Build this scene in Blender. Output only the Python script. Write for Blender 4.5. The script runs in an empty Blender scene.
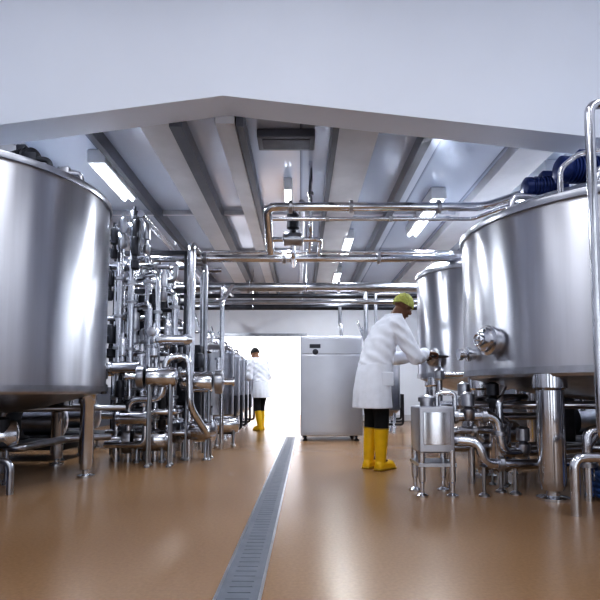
import bpy, math, random
from mathutils import Vector, Matrix
random.seed(7)
sc=bpy.context.scene
COL=sc.collection
try:
    sc.view_settings.view_transform='Standard'
    sc.view_settings.look='High Contrast'
except Exception: pass

# ------------------------------------------------------------ materials
def mat(name,col,metal=0.0,rough=0.5,var=0.08,scale=6.0,bump=0.0,stretch=(1,1,1),aniso=0.0,arot=0.0,emit=None,es=0.0,coat=0.0,rv=0.0):
    m=bpy.data.materials.new(name); m.use_nodes=True
    nt=m.node_tree; N=nt.nodes; L=nt.links
    b=N["Principled BSDF"]
    b.inputs["Metallic"].default_value=metal
    b.inputs["Roughness"].default_value=rough
    tc=N.new("ShaderNodeTexCoord"); mp=N.new("ShaderNodeMapping"); mp.inputs["Scale"].default_value=stretch
    nz=N.new("ShaderNodeTexNoise"); nz.inputs["Scale"].default_value=scale; nz.inputs["Detail"].default_value=4
    L.new(tc.outputs["Object"],mp.inputs[0]); L.new(mp.outputs[0],nz.inputs["Vector"])
    r=N.new("ShaderNodeValToRGB")
    a=[max(0,c*(1-var)) for c in col]; c2=[min(1,c*(1+var)) for c in col]
    r.color_ramp.elements[0].position=.3; r.color_ramp.elements[1].position=.7
    r.color_ramp.elements[0].color=(*a,1); r.color_ramp.elements[1].color=(*c2,1)
    L.new(nz.outputs[0],r.inputs[0]); L.new(r.outputs[0],b.inputs["Base Color"])
    if bump>0:
        bp=N.new("ShaderNodeBump"); bp.inputs["Strength"].default_value=bump; bp.inputs["Distance"].default_value=.01
        L.new(nz.outputs[0],bp.inputs["Height"]); L.new(bp.outputs[0],b.inputs["Normal"])
    if rv>0:
        mr=N.new("ShaderNodeMapRange"); mr.inputs["To Min"].default_value=max(0.02,rough-rv); mr.inputs["To Max"].default_value=rough+rv
        L.new(nz.outputs[0],mr.inputs[0]); L.new(mr.outputs[0],b.inputs["Roughness"])
    if aniso>0:
        t=N.new("ShaderNodeTangent"); t.direction_type='RADIAL'; t.axis='Z'
        b.inputs["Anisotropic"].default_value=aniso; b.inputs["Anisotropic Rotation"].default_value=arot
        L.new(t.outputs[0],b.inputs["Tangent"])
    if coat>0: b.inputs["Coat Weight"].default_value=coat
    if emit:
        b.inputs["Emission Color"].default_value=(*emit,1); b.inputs["Emission Strength"].default_value=es
    return m
M={}
M['tank']=mat("brushed_tank_steel",(.54,.55,.595),1,.31,.10,9,0,(1,1,.04),.85,.25)
M['steel']=mat("polished_steel",(.68,.69,.73),1,.16,.08,8,0)
M['steel2']=mat("satin_steel",(.45,.46,.50),1,.28,.15,8,.02)
M['cabst']=mat("satin_cabinet_steel",(.54,.55,.60),.85,.33,.05,2,0)
M['dark']=mat("dark_grey_steel",(.07,.073,.085),.8,.4,.2,8)
M['black']=mat("black_plastic",(.015,.015,.018),0,.4,.2,10)
M['blue']=mat("navy_motor_paint",(.018,.038,.15),.1,.35,.2,10)
M['hose']=mat("blue_hose_rubber",(.06,.13,.32),0,.45,.2,10)
M['wall']=mat("white_wall_panel",(.76,.79,.86),0,.45,.03,2)
M['dado']=mat("slate_wall_dado",(.08,.09,.12),0,.4,.1,3)
M['bulk']=mat("white_bulkhead_paint",(.74,.78,.87),0,.6,.02,1.0)
M['lamphouse']=mat("white_lamp_housing",(.8,.82,.86),0,.4,.02,3)
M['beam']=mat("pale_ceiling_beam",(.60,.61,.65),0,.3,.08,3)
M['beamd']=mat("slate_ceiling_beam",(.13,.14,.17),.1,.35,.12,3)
M['coat']=mat("white_cotton",(.82,.85,.93),0,.85,.04,14,.25)
M['trouser']=mat("black_trouser_cloth",(.015,.016,.02),0,.85,.2,20)
M['boot']=mat("yellow_rubber",(.78,.50,.02),0,.35,.08,8)
M['sole']=mat("dark_yellow_sole",(.42,.27,.02),0,.6,.1,8)
M['skin']=mat("brown_skin",(.15,.072,.042),0,.5,.12,18)
M['skin2']=mat("tan_skin",(.30,.17,.11),0,.5,.1,18)
M['cap']=mat("yellow_green_hair_net",(.40,.42,.13),0,.8,.3,70,.5)
M['hair']=mat("black_hair",(.01,.009,.009),0,.7,.3,50,.4)
M['eye']=mat("eye_white",(.7,.68,.65),0,.2,.02,5)
M['lip']=mat("dark_lip",(.12,.04,.035),0,.5,.1,10)
M['tube']=mat("lit_fluorescent",(.9,.9,.9),0,.5,.01,2,emit=(.93,.97,1),es=9)
M['grate']=mat("drain_steel",(.15,.165,.20),.3,.45,.12,12)

def floor_mat():
    m=bpy.data.materials.new("tan_resin_floor"); m.use_nodes=True
    nt=m.node_tree; N=nt.nodes; L=nt.links; b=N["Principled BSDF"]
    tc=N.new("ShaderNodeTexCoord")
    n1=N.new("ShaderNodeTexNoise"); n1.inputs["Scale"].default_value=.6; n1.inputs["Detail"].default_value=1
    n2=N.new("ShaderNodeTexNoise"); n2.inputs["Scale"].default_value=60; n2.inputs["Detail"].default_value=3
    for n in (n1,n2): L.new(tc.outputs["Object"],n.inputs["Vector"])
    r=N.new("ShaderNodeValToRGB"); e=r.color_ramp.elements
    e[0].position=.25; e[0].color=(.27,.162,.086,1); e[1].position=.75; e[1].color=(.34,.213,.118,1)
    L.new(n1.outputs[0],r.inputs[0])
    r2=N.new("ShaderNodeValToRGB"); e=r2.color_ramp.elements
    e[0].position=.3; e[0].color=(.88,.88,.88,1); e[1].position=.7; e[1].color=(1,1,1,1)
    L.new(n2.outputs[0],r2.inputs[0])
    mx=N.new("ShaderNodeMixRGB"); mx.blend_type='MULTIPLY'; mx.inputs[0].default_value=1
    L.new(r.outputs[0],mx.inputs[1]); L.new(r2.outputs[0],mx.inputs[2]); L.new(mx.outputs[0],b.inputs["Base Color"])
    b.inputs["Roughness"].default_value=.27
    bp=N.new("ShaderNodeBump"); bp.inputs["Strength"].default_value=.06; bp.inputs["Distance"].default_value=.004
    L.new(n2.outputs[0],bp.inputs["Height"]); L.new(bp.outputs[0],b.inputs["Normal"])
    return m
M['floor']=floor_mat()
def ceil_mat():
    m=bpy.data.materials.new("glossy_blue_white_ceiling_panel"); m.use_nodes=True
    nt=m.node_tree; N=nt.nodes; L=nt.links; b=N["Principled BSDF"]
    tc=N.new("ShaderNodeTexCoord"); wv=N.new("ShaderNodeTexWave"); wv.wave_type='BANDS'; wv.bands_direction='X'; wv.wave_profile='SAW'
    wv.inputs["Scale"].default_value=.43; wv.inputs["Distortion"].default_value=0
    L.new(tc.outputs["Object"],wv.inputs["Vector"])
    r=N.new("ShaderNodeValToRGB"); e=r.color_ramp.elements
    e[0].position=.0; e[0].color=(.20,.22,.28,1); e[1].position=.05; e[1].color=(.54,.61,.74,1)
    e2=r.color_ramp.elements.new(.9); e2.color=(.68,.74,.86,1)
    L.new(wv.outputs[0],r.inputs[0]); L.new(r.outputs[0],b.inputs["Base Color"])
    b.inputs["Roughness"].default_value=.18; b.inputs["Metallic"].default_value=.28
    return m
M['ceil']=ceil_mat()

# ------------------------------------------------------------ geometry kit
class G:
    def __init__(s): s.v=[]; s.f=[]; s.m=Matrix.Identity(4); s.ang=38
    def add(s,vs,fs):
        o=len(s.v); s.v+= [s.m@Vector(p) for p in vs]; s.f+=[tuple(i+o for i in f) for f in fs]; return s
    def loft(s,rings,cap=True):
        n=len(rings[0]); vs=[p for r in rings for p in r]; fs=[]
        for k in range(len(rings)-1):
            for i in range(n):
                j=(i+1)%n; fs.append((k*n+i,k*n+j,(k+1)*n+j,(k+1)*n+i))
        if cap:
            fs.append(tuple(reversed(range(n)))); fs.append(tuple((len(rings)-1)*n+i for i in range(n)))
        return s.add(vs,fs)
    def box(s,a,b,bev=0.0):
        (x0,y0,z0),(x1,y1,z1)=a,b
        s.ang=18
        if bev<=0:
            return s.add([(x0,y0,z0),(x1,y0,z0),(x1,y1,z0),(x0,y1,z0),(x0,y0,z1),(x1,y0,z1),(x1,y1,z1),(x0,y1,z1)],
              [(3,2,1,0),(4,5,6,7),(0,1,5,4),(1,2,6,5),(2,3,7,6),(3,0,4,7)])
        def rr(z,ins):
            pts=[]; r=bev
            for (cx,cy,a0) in ((x1-r,y1-r,0),(x0+r,y1-r,90),(x0+r,y0+r,180),(x1-r,y0+r,270)):
                for k in range(4):
                    an=math.radians(a0+30*k); pts.append((cx+(r-ins)*math.cos(an),cy+(r-ins)*math.sin(an),z))
            return pts
        i=bev*.7
        return s.loft([rr(z0,i),rr(z0+bev*.5,i*.25),rr(z0+bev,0),rr(z1-bev,0),rr(z1-bev*.5,i*.25),rr(z1,i)])
    def lathe(s,prof,o=(0,0,0),ax=(0,0,1),seg=32):
        q=Vector((0,0,1)).rotation_difference(Vector(ax).normalized()); o=Vector(o); R=[]
        for r,z in prof:
            r=max(r,.0008); R.append([o+q@Vector((r*math.cos(2*math.pi*i/seg),r*math.sin(2*math.pi*i/seg),z)) for i in range(seg)])
        return s.loft(R)
    def cyl(s,p,q,r,r2=None,seg=16):
        p=Vector(p); q=Vector(q); d=q-p
        return s.lathe([(r,0),(r if r2 is None else r2,d.length)],p,d,seg)
    def ell(s,c,r,seg=16,rings=10,mat=None):
        c=Vector(c); R=[]
        for k in range(rings+1):
            t=-math.pi/2+math.pi*k/rings; cr=max(math.cos(t),.01)
            R.append([c+Vector((r[0]*cr*math.cos(2*math.pi*i/seg),r[1]*cr*math.sin(2*math.pi*i/seg),r[2]*math.sin(t))) for i in range(seg)])
        return s.loft(R)
    def limb(s,pts,rad,seg=14):
        for i,p in enumerate(pts): s.ell(p,(rad[i],)*3,seg,8)
        for i in range(len(pts)-1): s.cyl(pts[i],pts[i+1],rad[i],rad[i+1],seg)
        return s
    def tube(s,pts,r,bend=.09,seg=12,clamps=()):
        P=[Vector(p) for p in pts]; path=[P[0]]
        for i in range(1,len(P)-1):
            a=P[i-1]-P[i]; b=P[i+1]-P[i]; d=min(bend,a.length*.48,b.length*.48)
            A=P[i]+a.normalized()*d; B=P[i]+b.normalized()*d
            for k in range(7):
                t=k/6; path.append(A*(1-t)**2+P[i]*2*t*(1-t)+B*t*t)
        path.append(P[-1])
        d=(path[1]-path[0]).normalized(); u=d.orthogonal().normalized(); R=[]
        for i,p in enumerate(path):
            if i==0: t=path[1]-path[0]
            elif i==len(path)-1: t=path[-1]-path[-2]
            else: t=(path[i+1]-path[i]).normalized()+(path[i]-path[i-1]).normalized()
            t=t.normalized(); u=(u-t*u.dot(t)).normalized(); w=t.cross(u)
            R.append([p+(u*math.cos(2*math.pi*k/seg)+w*math.sin(2*math.pi*k/seg))*r for k in range(seg)])
        s.loft(R)
        return s
    def ring(s,c,ax,R,r,seg=28,ms=8):
        q=Vector((0,0,1)).rotation_difference(Vector(ax).normalized()); c=Vector(c); V=[];F=[]
        for i in range(seg):
            a=2*math.pi*i/seg
            for k in range(ms):
                b=2*math.pi*k/ms
                V.append(c+q@Vector(((R+r*math.cos(b))*math.cos(a),(R+r*math.cos(b))*math.sin(a),r*math.sin(b))))
        for i in range(seg):
            for k in range(ms):
                i2=(i+1)%seg;k2=(k+1)%ms
                F.append((i*ms+k,i2*ms+k,i2*ms+k2,i*ms+k2))
        return s.add(V,F)
    def obj(s,name,m,parent=None,loc=(0,0,0),label=None,smooth=True,remesh=0,sm=3):
        me=bpy.data.meshes.new(name); me.from_pydata([tuple(v) for v in s.v],[],s.f); me.update()
        o=bpy.data.objects.new(name,me); COL.objects.link(o)
        if remesh:
            md=o.modifiers.new("r",'REMESH'); md.mode='VOXEL'; md.voxel_size=remesh
            if sm:
                md2=o.modifiers.new("s",'SMOOTH'); md2.iterations=sm; md2.factor=.5
            dg=bpy.context.evaluated_depsgraph_get(); dg.update()
            nm=bpy.data.meshes.new_from_object(o.evaluated_get(dg)); o.modifiers.clear(); o.data=nm; me=nm
        me.materials.clear(); me.materials.append(M[m] if isinstance(m,str) else m)
        if smooth:
            me.polygons.foreach_set("use_smooth",[True]*len(me.polygons))
            if not remesh:
                try: me.set_sharp_from_angle(angle=math.radians(s.ang))
                except Exception: pass
        o.location=loc
        if parent: o.parent=parent
        if label: o["label"]=label
        return o
def thing(name,label,cat,loc=(0,0,0),rz=0,group=None):
    e=bpy.data.objects.new(name,None); e.empty_display_size=.1; COL.objects.link(e)
    e.location=loc; e.rotation_euler=(0,0,rz); e["label"]=label; e["category"]=cat
    if group: e["group"]=group
    return e
def top(o,label,cat,group=None):
    o["label"]=label; o["category"]=cat
    if group: o["group"]=group
    return o
def struct(o,label=None,cat="wall"):
    o["kind"]="structure"; o["label"]=label or o.name.replace("_"," "); o["category"]=cat; return o
def copy_thing(src,loc,rz=None,label=None):
    n=src.copy(); COL.objects.link(n); n.location=loc
    if rz is not None: n.rotation_euler=(0,0,rz)
    if label: n["label"]=label
    for c in src.children:
        k=c.copy(); COL.objects.link(k); k.parent=n
        for c2 in c.children:
            k2=c2.copy(); COL.objects.link(k2); k2.parent=k
    return n

# ------------------------------------------------------------ room shell
XL,XR,YB,ZC,YR=-4.3,4.2,13.5,3.38,-3.2
struct(G().box((XL-.2,YR-.2,-.1),(XR+.2,YB+3.4,0)).obj("floor",'floor',smooth=False),"glossy tan brown resin floor","floor")
struct(G().box((XL-.2,YR,0),(XL,YB+.2,4.9)).obj("wall_left",'wall',smooth=False),"white panelled side wall")
struct(G().box((XR,YR,0),(XR+.2,YB+.2,4.9)).obj("wall_right",'wall',smooth=False),"white panelled side wall")
g=G()
g.box((XL,YB,0),(-2.35,YB+.2,ZC)); g.box((.12,YB,0),(XR,YB+.2,ZC)); g.box((-2.35,YB,2.2),(.12,YB+.2,ZC))
struct(g.obj("wall_back",'wall',smooth=False),"white end wall with a wide open doorway")
g=G()
for x0,x1 in ((XL,-3.6),(-2.2,-.7),(.9,1.9),(3.5,XR)): g.box((x0,YR-.2,0),(x1,YR,4.9))
g.box((-3.6,YR-.2,4.1),(-2.2,YR,4.9)); g.box((-.7,YR-.2,4.1),(.9,YR,4.9)); g.box((1.9,YR-.2,4.1),(3.5,YR,4.9))
struct(g.obj("wall_rear_added",'dado',smooth=False),"unseen slate wall with bays added for streaks in tank reflections")  # unseen wall added; bays shaped to reflect as bright streaks in the tanks
g=G(); g.box((-2.41,YB-.02,0),(-2.35,YB+.22,2.26)); g.box((.12,YB-.02,0),(.18,YB+.22,2.26)); g.box((-2.35,YB-.02,2.2),(.12,YB+.22,2.26))
struct(g.obj("trim_1",'steel2',smooth=False),"metal doorway frame","trim")
struct(G().box((XL,2.0,0),(XL+.02,YB,.85)).obj("trim_30",'dado',smooth=False),"slate wall dado","trim")
struct(G().box((XR-.02,-1,0),(XR,YB,.95)).obj("trim_31",'dado',smooth=False),"slate wall dado","trim")
struct(G().box((-4.3,YB+3.2,0),(2,YB+3.4,3)).obj("wall_annex",'wall',smooth=False),"bright white wall of the next room")
struct(G().box((-4.3,YB+.2,2.9),(2,YB+3.2,3)).obj("ceiling_annex",'wall',smooth=False),"white ceiling of the next room","ceiling")
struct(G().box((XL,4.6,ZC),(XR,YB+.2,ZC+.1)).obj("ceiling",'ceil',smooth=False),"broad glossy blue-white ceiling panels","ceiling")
struct(G().box((XL,YR,4.9),(XR,4.7,5.0)).obj("ceiling_entry",'bulk',smooth=False),"white raised ceiling","ceiling")
g=G()
prof=[(XL,2.84),(-.67,3.335),(XR,2.77),(XR,4.9),(XL,4.9)]
f0=[(x,4.35,z) for x,z in prof]; f1=[(x,4.68,z) for x,z in prof]
g.add(f0+f1,[(0,1,2,3,4),(9,8,7,6,5)]+[(i,i+5,(i+1)%5+5,(i+1)%5) for i in range(5)])
struct(g.obj("wall_bulkhead",'bulk',smooth=False),"white bulkhead with shallow gable lower edge")
k=2
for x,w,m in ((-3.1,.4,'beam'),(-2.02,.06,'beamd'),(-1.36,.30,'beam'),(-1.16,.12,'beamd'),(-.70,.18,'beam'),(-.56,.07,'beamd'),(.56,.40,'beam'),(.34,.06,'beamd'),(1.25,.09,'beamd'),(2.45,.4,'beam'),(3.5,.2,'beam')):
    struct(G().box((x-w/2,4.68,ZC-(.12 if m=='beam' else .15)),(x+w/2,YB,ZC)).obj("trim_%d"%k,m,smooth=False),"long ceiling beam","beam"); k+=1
for y,w in ((7.4,.05),(9.6,.12)):
    struct(G().box((XL,y-w/2,ZC-.06),(XR,y+w/2,ZC)).obj("trim_%d"%k,'beam',smooth=False),"cross ceiling beam","beam"); k+=1
g=G().box((XL,YB-.02,0),(-2.41,YB,.15)); g.box((.18,YB-.02,0),(XR,YB,.15))
struct(g.obj("baseboard_back",'beam',smooth=False),"grey skirting","baseboard")
t=thing("ceiling_unit","flat dark grey ventilation box fixed to the ceiling","ventilation",(-.14,5.15,ZC-.09))
G().box((-.29,-.15,0),(.29,.15,.09),.012).obj("housing",'beamd',t)
G().box((-.24,-.10,-.006),(.24,.10,.002),.002).obj("cover",'dark',t)

d=thing("floor_drain","long grey steel channel drain in the tan floor","drain",(-.245,1.2,0),-.012)
g=G(); g.box((-.09,0,.0),(-.078,7.6,.004)); g.box((.078,0,.0),(.09,7.6,.004)); g.obj("frame",'steel2',d,smooth=False)
g=G(); g.box((-.078,0,.0),(.078,7.6,.003))
for i in range(126): g.box((-.045,.02+i*.06,.003),(.045,.045+i*.06,.0042))
g.obj("grate",'grate',d,smooth=False)

# ------------------------------------------------------------ ceiling lights
def clight(x,y,L,z=3.23,e=55,w=.16):
    t=thing("ceiling_light","long white fluorescent batten fixed to the ceiling","light",(x,y,z),group="fluorescent ceiling lights")
    G().box((-w/2,-L/2,0),(w/2,L/2,ZC-z),.012).obj("housing",'lamphouse',t)
    for sx in (-w*.25,w*.25):
        G().cyl((sx,-L/2+.03,-.014),(sx,L/2-.03,-.014),.014,seg=10).obj("tube",'tube',t)
    ld=bpy.data.lights.new("lamp",'AREA'); ld.shape='RECTANGLE'; ld.size=w; ld.size_y=L; ld.energy=e; ld.color=(.92,.96,1)
    lo=bpy.data.objects.new("lamp",ld); COL.objects.link(lo); lo.parent=t; lo.location=(0,0,-.035)
clight(-2.2,6.0,1.1,w=.2); clight(1.78,7.3,1.6,w=.2); clight(-.15,6.5,.6,e=25,w=.1); clight(.80,8.9,1.3,e=30); clight(-2.3,10.2,1.3); clight(.80,11.4,1.3,e=30); clight(2.75,10.2,1.4); clight(2.85,6.3,1.2,e=40)
def alight(name,loc,sx,sy,e,rot=(0,0,0),col=(1,1,1)):
    ld=bpy.data.lights.new(name,'AREA'); ld.shape='RECTANGLE'; ld.size=sx; ld.size_y=sy; ld.energy=e; ld.color=col
    o=bpy.data.objects.new(name,ld); COL.objects.link(o); o.location=loc; o.rotation_euler=rot; return o
alight("annex_lamp",(-1.1,YB+1.7,2.85),3,1.6,230)
for x in (-2.6,0,2.6): alight("added_bulkhead_fill",(x,.6,4.85),.25,4.2,50,col=(.95,.97,1))  # unseen strip lights added to brighten the bulkhead face
w=bpy.data.worlds.new("World"); sc.world=w; w.use_nodes=True
w.node_tree.nodes["Background"].inputs[0].default_value=(.88,.93,1,1); w.node_tree.nodes["Background"].inputs[1].default_value=1.65

# ------------------------------------------------------------ tanks
def tank(label,c,R,z0,z1,legs,lr=.07,lid=.2,cone=.22):
    t=thing("storage_tank",label,"tank",(c[0],c[1],0))
    G().lathe([(R-.02,z0),(R,z0+.015),(R,z1-.02),(R-.01,z1)],seg=96).obj("body",'tank',t)
    G().lathe([(R,z0-.0),(R+.012,z0),(R+.012,z0+.05),(R,z0+.05)],seg=96).obj("base_band",'steel2',t)
    G().lathe([(R,z1-.05),(R+.018,z1-.05),(R+.022,z1-.02),(R+.018,z1),(R,z1)],seg=96).obj("rim_band",'steel2',t)
    G().lathe([(R-.03,z0+.02),(R*.96,z0-.02),(R*.5,z0-cone*.7),(.08,z0-cone),(.06,z0-cone-.12)],seg=64).obj("bottom_cone",'steel2',t)
    G().lathe([(R,z1-.01),(R*.85,z1+lid*.5),(R*.5,z1+lid*.9),(.12,z1+lid),(.1,z1+lid+.04)],seg=64).obj("top_cover",'steel2',t)
    for a in legs:
        a=math.radians(a); x,y=math.cos(a)*R*.88,math.sin(a)*R*.88
        G().lathe([(lr*1.2,0),(lr*1.2,.018),(lr*.5,.03),(lr*.5,.06),(lr*.85,.07),(lr,.14),(lr,z0-.12),(lr*1.25,z0-.1),(lr*1.25,z0+.01)],(x,y,0),seg=24).obj("leg",'steel',t)
    return t
tl=tank("very large cylindrical stainless steel tank on legs beside the pipework",(-2.93,4.57),1.15,.77,2.53,(11,68,130,190,250,310),.062,lid=.1)
ta=tank("large stainless steel process tank with blue motors on top",(2.66,4.43),1.2,.9,2.16,(217,160,100,40,340,278),.095)
tb=tank("stainless steel tank on legs standing behind the larger tank",(2.42,7.05),.8,.95,2.36,(200,260,320,20,140),.07)
def agit(parent,x,y,z,ang,mat_,s=1.0):
    g=G(); g.lathe([(.13*s,-.12),(.13*s,.02),(.07*s,.03),(.06*s,.12*s),(.09*s,.13*s),(.09*s,.2*s)],(x,y,z)).obj("gearbox",'dark',parent)
    a=Vector((math.cos(ang),math.sin(ang),0)); p=Vector((x,y,z+.2*s))
    g=G(); g.lathe([(.06*s,-.08*s),(.1*s,-.06*s),(.1*s,.0)]+sum([[(.115*s,.01*s+.03*k*s),(.115*s,.022*s+.03*k*s),(.1*s,.024*s+.03*k*s),(.1*s,.038*s+.03*k*s)] for k in range(8)],[])+[(.11*s,.26*s),(.11*s,.32*s),(.08*s,.34*s)],p,a,24)
    mo=g.obj("motor",mat_,parent)
    G().box((x+a.x*.12*s-.05*s,y+a.y*.12*s-.05*s,z+.29*s),(x+a.x*.12*s+.05*s,y+a.y*.12*s+.05*s,z+.36*s),.01).obj("terminal_box",mat_,parent)
agit(ta,-.14,-.12,2.45,math.pi*1.02,'blue',1.0)
agit(ta,-.22,.36,2.50,math.pi*.97,'blue',.95)
agit(tl,.62,-.25,2.60,2.7,'dark',.8)
for x,y,h,mm in ((.88,-.42,.15,'dark'),(.5,-.85,.12,'steel2'),(.05,-.95,.14,'dark'),(.98,-.05,.19,'steel2'),(.8,.35,.24,'dark')):
    g=G(); z=2.52; g.tube([(x,y,z),(x,y,z+h),(x-.35,y-.03,z+h)],.022,.06); g.lathe([(.04,0),(.04,.02)],(x,y,z+h*.45)); g.box((x-.2,y-.04,z+h-.03),(x-.1,y+.04,z+h+.05),.008); g.obj("nozzle",mm,tl)
g=G(); g.lathe([(.22,0),(.22,.08),(.24,.08),(.24,.11),(.1,.16)],(.2,-.5,2.56)); g.obj("manway",'dark',tl)
for x,y,h in ((-.9,-.2,.22),(-.5,-.75,.22),(-.15,-.8,.3)):
    g=G(); z=2.18; g.tube([(x,y,z),(x,y,z+h),(x+.45,y+.1,z+h)],.025,.08); g.lathe([(.05,0),(.05,.02)],(x,y,z+h*.45)); g.obj("nozzle",'steel',ta)
def port(parent,ang,R,z,r,mat_='steel',hm='steel'):
    a=math.radians(ang); d=Vector((math.cos(a),math.sin(a),0)); p=d*(R-.02)+Vector((0,0,z))
    po=G().lathe([(r,0),(r,.06),(r*1.2,.065),(r*1.2,.085),(r*.95,.095),(r*.9,.12),(r*.6,.14),(r*.3,.145)],p,d,32).obj("inspection_port",mat_,parent)
    g=G(); q=p+d*.17; g.ring(q,d,r*.42,.009); g.cyl(p+d*.13,q,.016,seg=10)
    s=d.cross(Vector((0,0,1))); g.cyl(q-s*r*.42,q+s*r*.42,.007,seg=8); g.obj("hand_wheel",hm,po)
port(ta,198,1.2,1.17,.098)
g=G(); a=math.radians(184); d_=Vector((math.cos(a),math.sin(a),0)); p=d_*1.18+Vector((0,0,1.08))
g.lathe([(.045,0),(.045,.06),(.06,.06),(.06,.09),(.035,.1),(.035,.13),(.05,.13),(.05,.16)],p,d_,20); g.obj("sample_valve",'steel',ta)
port(tb,212,.8,1.2,.10,'steel2','black')

# ------------------------------------------------------------ overhead pipes
def run(name,label,paths,r,m='steel',cl=(),ax=(1,0,0),hang=(),group="overhead pipes"):
    p0=Vector(paths[0][0]); t=thing(name,label,"pipe",tuple(p0),group=group)
    for P in paths:
        g=G(); g.tube([Vector(q)-p0 for q in P],r,r*2.4,14); g.obj("pipe",m,t)
    for c in cl:
        g=G(); q=Vector(c)-p0; g.lathe([(r*1.0,-.02),(r*1.5,-.018),(r*1.5,.018),(r,.02)],q,ax,18); g.obj("clamp",'steel2',t)
    for c in hang:
        q=Vector(c)-p0; g=G(); g.cyl(q+Vector((0,0,r)),(q.x,q.y,ZC-p0.z-.001),.007,seg=8); g.ring(q,ax,r*1.15,.008,20,6); g.obj("hanger",'steel',t)
    return t
run("overhead_pipe","large stainless pipe crossing under the ceiling, bent down at one end",[[(-.36,6.2,2.45),(-.36,5.5,2.76),(2.0,5.5,2.76),(2.35,5.0,2.76),(2.35,5.0,2.25)]],.048,cl=[(-.1,5.5,2.76),(.55,5.5,2.76),(1.5,5.5,2.76)])
run("overhead_pipe","thin stainless pipe under the larger overhead pipe",[[(-.3,5.6,2.66),(1.9,5.6,2.66),(2.2,5.1,2.66),(2.2,5.1,2.24)]],.022,cl=[(.3,5.6,2.66),(1.0,5.6,2.66)])
run("overhead_pipe","stainless pipe crossing the hall from pipework to tanks",[[(-2.1,6.5,.9),(-2.1,6.5,2.45),(2.1,6.5,2.45),(2.3,6.9,2.45),(2.3,6.9,2.4)]],.048,cl=[(-1.2,6.5,2.45),(-.2,6.5,2.45),(1.0,6.5,2.45)])
run("overhead_pipe","thin stainless pipe crossing the hall",[[(-1.8,6.6,.9),(-1.8,6.6,2.56),(1.95,6.6,2.56),(2.1,6.9,2.56),(2.1,6.9,2.42)]],.02)
run("overhead_pipe","wide blue-grey service pipe crossing the hall",[[(-2.4,8,2.38),(3.5,8,2.38)]],.07,'steel2',cl=[(-.8,8,2.38),(.6,8,2.38)],hang=[(.1,8,2.38)])
run("overhead_pipe","stainless pipe running beside the wide service pipe",[[(-2.6,8.3,2.2),(3.4,8.3,2.2)]],.035,'steel2')
run("overhead_pipe","dark service pipe crossing at the end of the hall",[[(-3.5,11,2.55),(3.6,11,2.55)]],.06,'dark',hang=[(-1,11,2.55)])
run("overhead_pipe","stainless pipe crossing toward the far tanks",[[(-2.6,9.4,2.5),(3.0,9.4,2.5)]],.04,'dark')
run("overhead_pipe","stainless pipe running lengthwise above the pipework",[[(-1.75,5.6,2.72),(-1.75,12.5,2.72)]],.04,'steel',ax=(0,1,0))
run("overhead_pipe","stainless pipe running lengthwise toward the end wall",[[(.02,5.7,2.88),(.02,12.6,2.88)]],.035,'steel2',ax=(0,1,0))
run("overhead_pipe","slim vertical stainless pipe dropping from the ceiling",[[(.12,5.75,ZC-.001),(.12,5.75,2.6),(.12,6.4,2.5)]],.022,'steel',ax=(0,0,1),cl=[(.12,5.75,3.0)])
t=thing("pipe_junction","compact steel pipe junction with valve bodies on overhead pipes","valve",(-.08,6.0,2.55))
g=G(); g.lathe([(.05,-.12),(.08,-.1),(.08,.1),(.05,.12)],(0,0,.0),(1,0,0)); g.obj("body",'steel2',t)
g=G(); g.lathe([(.04,0),(.04,.06),(.075,.08),(.075,.24),(.05,.27)],(0,0,.05)); g.obj("actuator",'dark',t)
G().tube([(-.12,0,0),(-.26,0,0),(-.26,.2,-.08)],.03,.06).obj("pipe",'steel',t)
G().tube([(.12,0,0),(.32,0,0),(.32,.45,-.06)],.03,.06).obj("pipe",'steel',t)
G().tube([(0,0,-.05),(0,0,-.2),(0,.45,-.2)],.03,.06).obj("pipe",'steel',t)
run("riser_pipe","tall polished pipe bent over at top beside the tank",[[(2.55,3.02,.0),(2.55,3.02,.49),(1.74,3.02,.49),(1.74,3.02,2.50),(2.45,3.02,2.50),(2.5,3.9,2.50),(2.5,3.9,2.2)]],.028,cl=[(1.95,3.02,.49)],group="tank connection pipes")
run("riser_pipe","thin bent steel rail rising over the tank rim",[[(1.86,3.62,2.14),(1.86,3.62,2.36),(1.98,3.6,2.46),(2.3,3.5,2.48),(2.9,3.5,2.48),(2.9,3.6,2.2)]],.02,group="tank connection pipes")
run("riser_pipe","thin vertical pipe beside the tank leg",[[(1.72,3.3,0),(1.72,3.3,.36),(2.3,3.3,.36),(2.5,3.8,.36),(2.5,3.8,.62)]],.03,group="tank connection pipes",cl=[(1.95,3.3,.36)])

# ------------------------------------------------------------ pumps
def pump(loc,rz,label,s=1.0,h=.3):
    t=thing("centrifugal_pump",label,"pump",loc,rz,"stainless process pumps")
    G().lathe([(.05*s,0),(.11*s,.01*s),(.115*s,.03*s),(.115*s,.3*s),(.105*s,.34*s),(.06*s,.36*s)],(0,0,h),(1,0,0),28).obj("motor_shroud",'steel',t)
    G().lathe([(.05*s,-.02*s),(.13*s,0),(.135*s,.02*s),(.13*s,.08*s),(.08*s,.09*s)],(-.1*s,0,h),(1,0,0),28).obj("pump_head",'steel2',t)
    g=G(); g.cyl((-.22*s,0,h),(-.1*s,0,h),.035*s); g.lathe([(.05*s,-.012),(.05*s,.012)],(-.22*s,0,h),(1,0,0)); g.obj("inlet",'steel',t)
    g=G(); g.cyl((-.06*s,0,h+.1*s),(-.06*s,0,h+.25*s),.028*s); g.lathe([(.045*s,-.012),(.045*s,.012)],(-.06*s,0,h+.25*s)); g.obj("outlet",'steel',t)
    for x in (.04*s,.28*s):
        for y in (-.08*s,.08*s):
            g=G(); g.cyl((x,y*.7,h-.06*s),(x,y,.02),.014,seg=10); g.lathe([(.03,0),(.03,.012),(.014,.03)],(x,y,0),seg=14); g.obj("foot",'steel2',t)
    return t
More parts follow.
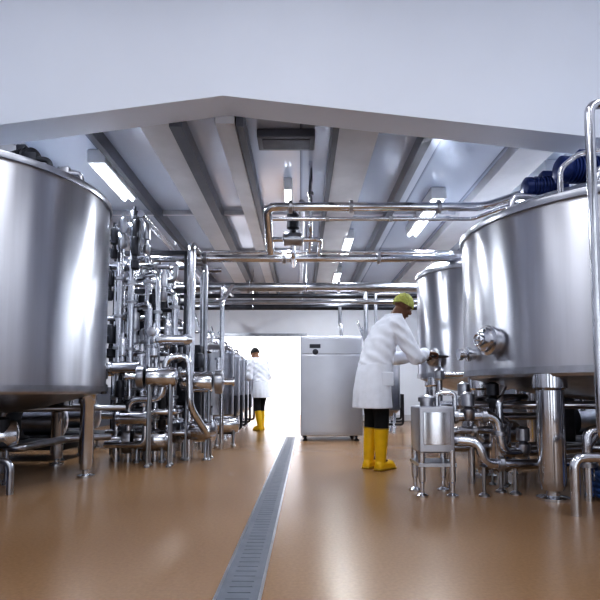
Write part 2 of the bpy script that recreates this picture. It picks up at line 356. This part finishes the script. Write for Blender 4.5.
pump((-1.82,5.75,0),.15,"round stainless pump on short feet below the valve manifold",1.1,.24)
pump((-1.35,6.05,0),-.2,"round stainless pump on tall feet beside the valve manifold",1.1,.32)
pump((-1.60,5.42,.0),.1,"stainless pump raised on long legs within the pipework",.9,.92)
pump((-1.0,6.0,.0),math.pi+.1,"stainless pump raised on long legs facing the tank",1.05,.88)
pump((-1.22,7.4,0),.2,"small stainless pump behind the manifold",1.0,.3)
pump((1.70,4.95,0),.3,"stainless pump on feet under the large tank",1.1,.38)
pump((-2.75,4.3,0),.5,"stainless pump in the shade under the large tank",1.1,.4)

# ------------------------------------------------------------ valve manifold
t=thing("valve_manifold","dense cluster of polished vertical pipes, clamps and valves","pipework",(-1.7,6.0,0))
B=Vector((-1.7,6.0,0))
def P(pts,r,m='steel'):
    g=G(); g.tube([Vector(p)-B for p in pts],r,r*2.6,12); return g.obj("pipe",m,t)
def clamp(c,ax,r):
    G().lathe([(r,-.018),(r*1.5,-.015),(r*1.5,.015),(r,.018)],Vector(c)-B,ax,16).obj("clamp",'steel2',t)
vx=[(-2.16,6.1,.038,2.2),(-2.03,5.8,.044,2.55),(-1.88,5.75,.034,2.65),(-1.75,5.95,.044,2.35),(-1.60,5.8,.034,2.1),(-1.48,6.1,.038,1.95),(-2.1,6.6,.04,2.5),(-1.7,6.9,.038,2.4),(-1.96,5.95,.03,2.3),(-1.67,5.75,.028,1.75)]
for x,y,r,z in vx:
    P([(x,y,0),(x,y,z),(x-.3,y+.25,z)],r)
    for zc in (.35,.78,1.25,1.7,2.05):
        if zc<z-.15: clamp((x,y,zc+random.uniform(-.1,.1)),(0,0,1),r)
for z,y,x0,x1,r in ((.5,5.82,-2.2,-1.45,.04),(.98,5.85,-2.2,-1.2,.042),(1.2,5.95,-2.25,-1.5,.033),(1.62,6.05,-2.3,-1.55,.033),(2.2,5.9,-2.2,-1.5,.036),(.3,5.95,-2.2,-1.1,.04)):
    P([(x0,y,z),(x1,y,z)],r)
    clamp((x0+.2,y,z),(1,0,0),r); clamp((x1-.15,y,z),(1,0,0),r)
P([(-1.27,6.0,0),(-1.27,6.0,2.5),(-1.27,6.5,2.5)],.05)
P([(-.98,6.5,.9),(-.98,6.5,1.9),(-.98,7.5,2.3)],.028)
P([(-1.05,7,0),(-1.05,7,2.2),(-1.05,8,2.25)],.028)
P([(-1.85,5.65,.35),(-1.85,5.65,.68),(-1.5,5.65,.68),(-1.45,5.65,1.15),(-1.22,5.7,1.15),(-1.2,5.7,.6),(-1.05,5.9,.3)],.04)
P([(-2.1,5.65,.2),(-1.65,5.6,.2),(-1.65,5.6,.55),(-1.35,5.65,.55),(-1.35,5.9,.55)],.038)
for i in range(11):
    x=-2.3+i*.11+random.uniform(-.03,.03); y=random.uniform(6.35,7.0); z=random.choice((1.3,1.7,2.1,2.4,2.5)); r=random.choice((.028,.034,.038))
    dx=random.choice((-.25,.25))
    P([(x,y,0),(x,y,z),(x+dx,y,z)],r,random.choice(('steel2','steel','steel')))
for i in range(10):
    z=.35+i*.2+random.uniform(-.04,.04); y=random.uniform(6.2,6.9); x0=random.uniform(-2.35,-2.0); x1=random.uniform(-1.6,-1.3)
    P([(x0,y,z-.15),(x0,y,z),(x1,y,z),(x1,y,z+.18)],random.choice((.026,.03,.034)),random.choice(('steel2','dark')))
def valve(x,y,z,m='steel',h=.2,r=.05):
    b=Vector((x,y,z))-B
    va=G().lathe([(.03,-.06),(r,-.04),(r,.04),(.025,.05),(.02,.1),(r*.95,.105),(r,.12),(r,.12+h),(r*.8,.135+h),(.02,.14+h),(.018,.19+h)],b,(0,0,1),20).obj("valve",m,t)
for x,y,z,m in ((-1.97,5.7,2.42,'steel2'),(-1.82,5.68,2.36,'dark'),(-1.9,5.85,2.54,'dark'),(-1.74,5.8,2.38,'steel2'),(-2.07,5.7,2.3,'dark'),(-1.8,5.6,2.15,'dark'),
    (-1.95,5.7,1.05,'steel'),(-1.6,5.7,1.2,'steel'),(-1.4,5.75,.98,'dark'),(-1.7,5.7,.5,'steel'),(-2.0,5.85,1.62,'steel'),(-1.68,5.9,1.62,'dark'),(-1.52,5.95,1.3,'steel'),(-2.15,5.8,1.85,'dark'),
    (-2.12,5.8,1.2,'dark'),(-1.5,5.68,.42,'black'),(-1.95,5.65,.6,'dark'),(-1.85,5.8,1.35,'steel2'),(-1.2,6.2,.95,'dark'),(-1.55,5.85,1.85,'steel2'),(-2.15,5.7,.8,'steel2')):
    valve(x,y,z,m,random.uniform(.11,.18),random.uniform(.04,.055))
g=G(); g.box((-2.25,6.2,1.95),(-1.35,6.26,2.0)); g.box((-2.25,6.2,.02),(-2.19,6.26,2.45)); g.box((-1.4,6.2,.02),(-1.34,6.26,2.45)); g.box((-2.25,6.2,2.42),(-1.34,6.26,2.47)); g.box((-2.25,6.2,.6),(-1.34,6.26,.65))
g.v=[v-B for v in g.v]; g.obj("support_frame",'dark',t,smooth=False)
G().lathe([(.0,0),(.05,0),(.05,.03),(.04,.035)],Vector((-1.62,5.65,1.42))-B,(0,-1,0),24).obj("pressure_gauge",'cabst',t)
for x0,y,z,L,r in ((-2.05,5.6,1.02,.34,.065),(-1.5,5.55,1.32,.30,.055),(-1.95,5.62,.48,.32,.08)):
    G().lathe([(.02,-.04),(r*.6,-.03),(r,0),(r*1.2,0),(r*1.2,.03),(r,.03),(r,L-.03),(r*1.2,L-.03),(r*1.2,L),(r,L),(r*.5,L+.05)],Vector((x0,y,z))-B,(1,0,0),24).obj("filter_body",'steel',t)
G().box(Vector((-2.25,6.1,1.1))-B,Vector((-2.0,6.2,1.45))-B,.01).obj("junction_box",'dark',t)
G().box(Vector((-1.65,6.5,.45))-B,Vector((-1.25,6.7,1.35))-B,.01).obj("junction_box",'dark',t)
G().box(Vector((-2.25,6.7,.1))-B,Vector((-1.75,6.95,1.05))-B,.01).obj("junction_box",'dark',t)
G().box(Vector((-2.1,6.6,1.5))-B,Vector((-1.75,6.75,2.0))-B,.01).obj("junction_box",'dark',t)

t=thing("tank_outlet_pipework","stainless outlet pipes and valves beneath the large tank","pipework",(-2.93,4.57,0))
for pts,r in (([(0,0,.45),(0,0,.3),(.6,-.2,.3),(.6,.6,.3),(.95,.9,.3)],.035),([(-.9,-.5,.0),(-.9,-.5,.5),(.3,-.6,.5),(.3,-.1,.2)],.028),([(.1,.4,.0),(.1,.4,.6),(1.1,.9,.6)],.03),([(-.6,-.7,.25),(.75,-.6,.25),(.75,-.6,0)],.025)):
    G().tube(pts,r,.08).obj("pipe",'steel2',t)
for x,y,z in ((.45,-.2,.36),(-.3,-.58,.56),(.5,.7,.62)):
    G().lathe([(.03,-.06),(.05,-.04),(.05,.04),(.02,.06),(.055,.07),(.055,.18),(.02,.2)],(x,y,z)).obj("valve",'dark',t)
def hose(label,c,r,n,h):
    g=G(); pts=[]
    for i in range(n*14): 
        a=i*2*math.pi/14; pts.append((c[0]+(r+.015*math.sin(i))*math.cos(a),c[1]+(r+.015*math.sin(i*1.3))*math.sin(a),.017+h*i/(n*14)))
    g.tube(pts,.016,.01,8); top(g.obj("hose_coil",'hose'),label,"hose","coiled hoses")
hose("coiled blue rubber hose lying under the tank",(-2.55,4.0),.2,4,.14)
hose("coiled blue rubber hose beside the tank leg",(2.35,3.75),.22,5,.18)
def skid(loc,label,w=1.1):
    t=thing("equipment_skid",label,"machine",loc,group="low equipment skids")
    G().box((-w/2,-.3,.12),(w/2,.3,.2),.01).obj("base_frame",'dark',t)
    G().box((-w*.45,-.25,.2),(-w*.05,.25,.72),.02).obj("motor_box",'dark',t)
    G().lathe([(.05,0),(.17,.02),(.17,.34*w),(.05,.38*w)],(.02,0,.42),(1,0,0)).obj("cylinder",'steel2',t)
    G().tube([(.1,-.1,.55),(.1,-.1,.8),(.4,-.1,.8),(.4,-.1,.3)],.03,.07).obj("pipe",'steel',t)
    for x in (-w*.45,w*.45):
        for y in (-.25,.25): G().lathe([(.04,0),(.04,.012),(.02,.03),(.02,.13)],(x,y,0),seg=12).obj("foot",'steel2',t)
skid((-3.2,6.1,0),"low dark pump skid against the wall beside the large tank",1.2)
skid((-3.3,7.4,0),"low dark pump skid near the wall behind the pipework",1.2)
skid((3.2,6.2,0),"low dark pump skid standing between the tanks and wall",1.3)

# ------------------------------------------------------------ small tank row
def small_tank():
    t=thing("buffer_tank","slim stainless buffer tank on legs standing in a row","tank",(0,0,0),group="row of slim buffer tanks")
    R=.34
    G().lathe([(.05,.25),(R*.7,.32),(R,.42),(R,1.38),(R*.7,1.46),(.06,1.5)],seg=40).obj("body",'steel2',t)
    G().lathe([(R,1.34),(R+.012,1.34),(R+.012,1.38),(R,1.38)],seg=40).obj("rim_band",'steel',t)
    for a in (45,135,225,315):
        a=math.radians(a); G().lathe([(.035,0),(.035,.01),(.022,.03),(.022,.5)],(R*.8*math.cos(a),R*.8*math.sin(a),0),seg=12).obj("leg",'steel',t)
    G().tube([(0,0,1.48),(0,0,1.68),(-.3,0,1.68),(-.45,0,2.1)],.022,.06).obj("pipe",'steel',t)
    G().tube([(0,0,.26),(0,0,.14),(.38,-.1,.14),(.38,-.1,.7)],.022,.06).obj("outlet_pipe",'dark',t)
    return t
s0=small_tank(); s0.location=(-1.36,8.0,0)
for x,y in ((-1.37,8.9),(-1.38,9.8),(-1.40,10.75),(-1.40,11.7)): copy_thing(s0,(x,y,0))
for x,y in ((1.55,9.9),(1.75,10.9),(1.9,11.9)): copy_thing(s0,(x,y,0),label="slim stainless buffer tank on legs behind the machine cabinet")

# ------------------------------------------------------------ control cabinet
t=thing("control_cabinet","tall boxy satin stainless machine cabinet with small dark panel","cabinet",(.48,8.5,0))
G().box((-.47,-.4,.08),(.49,.4,1.63),.012).obj("body",'cabst',t)
dd=G().box((-.45,-.412,.12),(.47,-.398,1.33),.005).obj("door",'cabst',t)
G().box((-.45,-.41,1.35),(.47,-.398,1.60),.005).obj("top_panel",'cabst',t)
G().box((-.33,-.42,1.44),(-.16,-.405,1.50),.004).obj("display_panel",'dark',t)
G().lathe([(.045,0),(.045,.012),(.03,.018)],(-.24,-.405,1.38),(0,-1,0),20).obj("dial",'dark',t)
G().tube([(.40,-.41,.72),(.40,-.44,.72),(.40,-.44,.84),(.40,-.41,.84)],.007,.02,8).obj("handle",'steel2',dd)
for x in (-.4,.4):
    for y in (-.33,.33): G().lathe([(.04,0),(.04,.015),(.02,.03),(.02,.09)],(x,y,0),seg=14).obj("foot",'dark',t)
G().tube([(.2,0,1.62),(.2,0,1.85),(.2,.3,1.85),(.2,.3,2.2)],.03,.08).obj("service_pipe",'steel2',t)
run("riser_pipe","vertical stainless pipe rising behind the cabinet",[[(1.15,9,0),(1.15,9,2.6),(1.15,10.5,2.6)]],.04,'steel2',group="hall riser pipes")
run("riser_pipe","vertical stainless pipe rising behind the worker",[[(1.35,9.2,0),(1.35,9.2,2.5),(1.9,9.2,2.5)]],.03,'steel2',group="hall riser pipes")

# ------------------------------------------------------------ pump skid (near worker)
t=thing("pump_skid","shiny boxy stainless pump unit on adjustable legs","pump",(1.0,4.0,0))
G().box((-.12,-.14,.32),(.14,.16,.66),.012).obj("motor_cover",'cabst',t)
G().box((-.09,-.147,.38),(.11,-.137,.62),.003).obj("cover_panel",'steel',t)
g=G(); g.lathe([(.05,0),(.05,.04),(.065,.04),(.065,.07),(.03,.09)],(-.03,0,.655),seg=20); g.obj("top_fitting",'steel2',t)
g=G(); g.tube([(.06,.05,.65),(.06,.05,.76),(.2,.05,.76),(.2,.05,.58)],.02,.04); g.obj("top_pipe",'steel',t)
for x,y in ((-.10,-.11),(.12,-.12),(-.10,.13),(.12,.13)):
    G().lathe([(.045,0),(.045,.012),(.015,.03),(.015,.1),(.026,.11),(.026,.34)],(x,y,0),seg=16).obj("leg",'steel',t)
g=G(); g.box((-.13,-.14,.22),(.15,.17,.245)); g.obj("base_plate",'steel2',t,smooth=False)
t=thing("product_pipework","bent polished product pipes with clamps on short legs","pipework",(1.4,4.1,0))
C=Vector((1.4,4.1,0))
for pts,r,mm in (([(1.12,4.05,.58),(1.52,4.05,.58),(1.56,4.05,.3),(1.95,4.2,.3),(2.4,4.4,.3),(2.6,4.43,.55)],.038,'steel'),
              ([(1.12,4.0,.40),(1.33,3.9,.40),(1.36,3.9,.24),(1.75,4.0,.22),(2.3,4.1,.22),(2.3,4.1,0)],.038,'steel'),
              ([(1.2,4.2,.0),(1.2,4.2,.46),(1.62,4.25,.46),(1.62,4.25,.72),(1.9,4.4,.72)],.03,'steel'),
              ([(1.15,4.3,.66),(1.75,4.35,.66),(2.6,4.2,.66),(2.9,4.2,.4)],.034,'steel'),
              ([(1.2,4.45,.3),(2.1,4.5,.3),(3.0,4.3,.3)],.04,'steel'),
              ([(1.3,4.6,0),(1.3,4.6,.55),(2.2,4.7,.55),(2.2,4.7,0)],.034,'steel'),
              ([(2.05,3.75,.0),(2.05,3.75,.5),(2.7,3.75,.5),(2.7,4.3,.6)],.034,'steel'),
              ([(1.45,4.45,0),(1.45,4.45,.7),(1.7,4.5,.7),(1.8,4.5,.9)],.03,'steel')):
    G().tube([Vector(p)-C for p in pts],r,.08,14).obj("pipe",mm,t)
for c,ax,r in (((1.2,4.05,.58),(1,0,0),.036),((1.42,4.05,.58),(1,0,0),.036),((1.54,4.05,.45),(0,0,1),.036),((1.5,3.93,.234),(1,0,0),.036),((1.4,4.225,.46),(1,0,0),.03),((1.45,4.45,.4),(0,0,1),.03),((1.4,4.32,.66),(1,0,0),.034),((2.3,3.75,.5),(1,0,0),.034),((2.05,3.75,.25),(0,0,1),.034)):
    G().lathe([(r,-.018),(r*1.6,-.015),(r*1.6,.015),(r,.018)],Vector(c)-C,ax,18).obj("clamp",'steel2',t)
for x,y,z,mm in ((1.3,4.05,.6,'steel2'),(1.75,4.12,.33,'steel2'),(1.6,4.33,.68,'dark'),(1.35,4.3,.68,'steel2'),(2.0,4.3,.68,'dark'),(2.35,3.75,.53,'steel2')):
    g=G(); g.lathe([(.04,-.05),(.055,-.03),(.055,.03),(.025,.05),(.05,.06),(.05,.15),(.02,.17)],Vector((x,y,z))-C); g.obj("valve",mm,t)
for x,y in ((1.36,3.9),(1.62,3.97),(1.55,4.07),(2.0,4.2)):
    G().lathe([(.04,0),(.04,.012),(.012,.03),(.012,.21),(.03,.22)],Vector((x,y,0))-C,seg=14).obj("support_foot",'steel2',t)
t=thing("strainer_housing","short stainless filter housing below the tank","filter",(1.66,4.35,0))
G().lathe([(.03,.1),(.08,.13),(.085,.15),(.085,.48),(.1,.48),(.1,.51),(.06,.55),(.02,.57)],seg=28).obj("body",'steel',t)
for a in (30,150,270):
    a=math.radians(a); G().lathe([(.03,0),(.03,.01),(.01,.02),(.01,.2)],(.07*math.cos(a),.07*math.sin(a),0),seg=10).obj("leg",'steel2',t)

# ------------------------------------------------------------ people
PX,PY,PR,PS=.755,5.22,math.radians(18),1.04
def hand(g,w,F,U,S,curl=1.0):
    w=Vector(w); F=Vector(F).normalized(); S=Vector(S); S=(S-F*S.dot(F)).normalized(); U=Vector(U); U=(U-F*U.dot(F)-S*U.dot(S)).normalized()
    base=g.m.copy()
    R=Matrix((F,S,U)).transposed().to_4x4(); R.translation=w
    g.m=base@R
    g.ell((.05,0,0),(.055,.042,.018)); g.ell((.08,.0,0),(.028,.042,.014)); g.ell((.0,0,0),(.03,.026,.022))
    Ls=(.078,.088,.082,.064)
    for i in range(4):
        p=Vector((.092-(.006 if i in (0,3) else 0),.031-.0205*i,0)); pts=[p]
        for a,fr in ((15,.42),(70,.32),(125,.26)):
            a=math.radians(a*curl); p=p+Vector((math.cos(a),0,-math.sin(a)))*Ls[i]*fr; pts.append(p)
        g.limb(pts,[.0095,.009,.0082,.0072],10)
    pts=[Vector((.02,.028,-.004)),Vector((.045,.052,-.014)),Vector((.07,.056,-.03)),Vector((.09,.048,-.044))]
    g.limb(pts,[.014,.0115,.010,.008],10)
    g.m=base

def person(label,loc,rz,S,J,skin,hat,hatmat,lc=""):
    t=thing("person",label,"person",loc,rz); t.scale=(S,S,S)
    HM=Matrix.Translation(Vector(J['head']))@Matrix.Rotation(J['pitch'],4,'Y')@Matrix.Rotation(J.get('yaw',0),4,'Z')
    toe=J.get('toe',0)
    g=G()
    def ring(cx,z,rx,ry,cy=0,n=28): return [(cx+rx*math.cos(2*math.pi*i/n),cy+ry*math.sin(2*math.pi*i/n),z) for i in range(n)]
    sec=J['sec']
    g.loft([ring(cx,z,rx*.8,ry*.8) for (cx,z,rx,ry) in sec if z>.8])
    g.limb([J['neck'],tuple(HM@Vector((-.02,0,-.07)))],[.06,.055])
    for s in 'RL':
        g.limb([J['sh'+s],J['el'+s],J['wr'+s]],[.058,.042,.028])
        g.limb([J['hip'+s],J['kn'+s],J['an'+s]],[.08,.052,.036])
        a=Vector(J['an'+s]); g.limb([a,a+Vector((.12*math.cos(toe),.12*math.sin(toe),-.05))],[.036,.028])
        hand(g,J['wr'+s],J['F'+s],(0,0,1),(0,1 if s=='R' else -1,0),J.get('curl',1))
    g.m=HM
    g.ell((-.012,0,.03),(.098,.076,.092)); g.ell((.022,0,-.035),(.07,.058,.085)); g.ell((.055,0,-.095),(.03,.028,.024))
    g.ell((.097,0,-.012),(.02,.013,.02)); g.ell((.088,0,.012),(.012,.008,.028)); g.ell((.075,0,.03),(.02,.048,.011))
    for y in (-.078,.078): g.ell((-.005,y,-.008),(.018,.010,.03))
    for y in (-.035,.035): g.ell((.062,y,-.03),(.025,.022,.02))
    g.m=Matrix.Identity(4)
    body=g.obj("body",skin,t,remesh=.0055,sm=2)
    for y in (-.031,.031):
        g=G(); g.m=HM; g.ell((.079,y,.010),(.011,.013,.008)); e=g.obj("eye",'eye',t)
        g=G(); g.m=HM; g.ell((.0875,y,.010),(.0035,.005,.005),10,6); g.obj("pupil",'black',e)
    g=G(); g.m=HM; g.ell((.087,0,-.055),(.010,.022,.005)); g.ell((.086,0,-.064),(.009,.018,.005)); g.obj("mouth",'lip',t)
    g=G(); g.m=HM@Matrix.Translation((-.016,0,.034))@Matrix.Rotation(-.22,4,'Y')
    n=40; R=[]
    net=hat=="cap"
    for k in range(11):
        a=math.pi/2*k/10; c=max(math.cos(a),.01)
        row=[]
        for i in range(n):
            th=2*math.pi*i/n
            w_=(1+.03*math.sin(th*9+k)*math.cos(a)) if net else 1
            row.append((.110*c*w_*math.cos(th),.090*c*w_*math.sin(th),-.03+(.128 if net else .122)*math.sin(a)+(.006*math.sin(th*5+k*2) if net and k<9 else 0)))
        R.append(row)
    g.loft(R)
    g.obj("hair_net" if net else "hair",hatmat,t)
    g=G(); g.loft([ring(cx,z,rx,ry) for (cx,z,rx,ry) in sec])
    for s in 'RL':
        sh,el,wr=[Vector(J[k+s]) for k in ('sh','el','wr')]
        wr=el.lerp(wr,.86)
        mid=sh.lerp(el,.5); fm=el.lerp(wr,.5)
        g.limb([sh,mid+Vector((-.005,0,-.012)),el+Vector((-.01,0,-.018)),fm+Vector((0,0,-.016)),wr],[.088,.078,.072,.065,.052])
    coat=g.obj("lab_coat",'coat',t,remesh=.008,sm=4)
    for v in coat.data.vertices:
        x,y,z=v.co
        if z<1.0:
            a=math.atan2(y,x-J['sec'][1][0]); k=(1.0-z)*.07
            f=1+k*math.sin(a*7+z*3)+k*.5*math.sin(a*13)
            v.co=(x*f,y*f,z)
        else:
            v.co.z+=.007*math.sin(x*50+y*30+z*22)
            v.co.y+=.006*math.sin(z*55+x*42)
            v.co.x+=.005*math.sin(z*47-y*35)
    g=G(); nk=Vector(J['neck'])
    n=24; R=[]
    for q,dz in ((.085,-.03),(.078,.03),(.092,.045),(.105,-.02)):
        R.append([(nk.x+q*math.cos(2*math.pi*i/n)*1.0,nk.y+q*math.sin(2*math.pi*i/n),nk.z+dz+(-.03 if math.cos(2*math.pi*i/n)>.7 else .0)) for i in range(n)])
    g.loft(R,cap=False); g.obj("collar",'coat',coat)
    cx,z,rx,ry=sec[2]
    g=G(); g.box((cx-.02,-ry-.010,z-.14),(cx+.10,-ry+.015,z-.01),.008); g.obj("pocket",'coat',coat)
    g=G()
    for s in 'RL':
        a,b,c=[Vector(J[k+s]) for k in ('hip','kn','an')]
        g.limb([a,b,b.lerp(c,.45)],[.1,.074,.062])
    g.obj("trousers",'trouser',t,remesh=.01,sm=3)
    for s in 'RL':
        b,c=Vector(J['kn'+s]),Vector(J['an'+s]); up=c.lerp(b,.72)
        g=G(); g.cyl(up,c.lerp(b,.3),.070,.060,20); g.limb([c.lerp(b,.3),c],[.060,.050])
        g.m=Matrix.Translation(c)@Matrix.Rotation(toe,4,'Z')
        g.limb([(-.015,0,-.045),(.10,0,-.05),(.15,0,-.055)],[.046,.043,.038])
        g.box((-.055,-.042,.012-c.z),(.185,.042,.05-c.z),.012)
        bo=g.obj("boot",'boot',t,remesh=.007,sm=3)
        g=G(); g.m=Matrix.Translation((c.x,c.y,0))@Matrix.Rotation(toe,4,'Z'); g.box((-.062,-.045,0),(.195,.045,.022),.01); g.obj("sole",'sole',bo)
        G().ring(up,(b-c),.068,.006,24,6).obj("boot_rim",'sole',bo)
    return t
J1=dict(head=(.315,0,1.58),pitch=math.radians(33),neck=(.21,0,1.45),yaw=.05,toe=.45,
 shR=(.15,-.175,1.37),shL=(.16,.175,1.37),elR=(.30,-.26,1.075),elL=(.33,.245,1.095),wrR=(.525,-.065,1.12),wrL=(.525,.065,1.12),
 FR=(1,.05,-.02),FL=(1,-.05,-.02),hipR=(-.01,-.085,.9),hipL=(-.01,.085,.9),knR=(.02,-.08,.5),knL=(.0,.08,.5),anR=(.01,-.078,.1),anL=(-.04,.078,.1),
 sec=[(-.035,.58,.175,.23),(-.035,.75,.168,.22),(-.015,.93,.16,.205),(.025,1.10,.152,.195),(.08,1.25,.152,.20),(.13,1.365,.138,.195),(.17,1.435,.102,.152),(.19,1.475,.073,.08)])
person("person in white coat, yellow boots and hair net turning a valve",(PX,PY,0),PR,PS,J1,'skin',"cap",'cap')
J2=dict(head=(.2,0,1.58),pitch=math.radians(28),neck=(.13,0,1.45),yaw=.1,
 shR=(.10,-.17,1.39),shL=(.10,.17,1.39),elR=(.06,-.24,1.10),elL=(.08,.24,1.10),wrR=(.25,-.12,1.08),wrL=(.25,.12,1.08),
 FR=(.6,.8,0),FL=(.6,-.8,0),hipR=(0,-.09,.9),hipL=(0,.09,.9),knR=(.1,-.1,.5),knL=(-.02,.1,.5),anR=(.10,-.11,.1),anL=(-.12,.1,.1),curl=.6,
 sec=[(-.02,.66,.165,.205),(-.01,.78,.16,.205),(.0,.93,.15,.19),(.03,1.10,.135,.18),(.06,1.28,.14,.19),(.09,1.38,.125,.19),(.115,1.44,.095,.15),(.13,1.48,.07,.08)])
person("person in white coat and yellow boots walking by the buffer tanks",(-.78,10.3,0),2.3,.96,J2,'skin2',"hair",'hair')

wx,wy=PX+.715*PS*math.cos(PR),PY+.715*PS*math.sin(PR)
zw=1.09*PS
t=thing("hand_wheel_valve","small steel hand wheel valve on a stand pipe","valve",(wx,wy,0))
G().tube([(0,0,0),(0,0,zw-.14)],.026,.05).obj("stand_pipe",'steel',t)
G().tube([(.03,0,zw-.19),(.2,-.05,zw-.19),(.42,-.2,zw-.19),(.46,-.25,zw-.13)],.026,.05).obj("branch_pipe",'steel',t)
G().lathe([(.03,zw-.25),(.055,zw-.23),(.055,zw-.15),(.03,zw-.12),(.015,zw-.1),(.012,zw+.01)],seg=20).obj("valve_body",'steel2',t)
g=G(); g.ring((0,0,zw),(0,0,1),.085,.011,36,10)
for a in (0,60,120): 
    a=math.radians(a+30); g.cyl((-.08*math.cos(a),-.08*math.sin(a),zw),(.08*math.cos(a),.08*math.sin(a),zw),.007,seg=8)
g.lathe([(.02,zw-.015),(.02,zw+.02)]); g.obj("hand_wheel",'dark',t)

# ------------------------------------------------------------ camera
cd=bpy.data.cameras.new("Camera"); cam=bpy.data.objects.new("Camera",cd); COL.objects.link(cam)
cam.location=(0,0,.78); cam.rotation_euler=(math.radians(94),0,0)
cd.sensor_width=36; cd.lens=31.2; cd.shift_y=.09; cd.clip_start=.05
sc.camera=cam
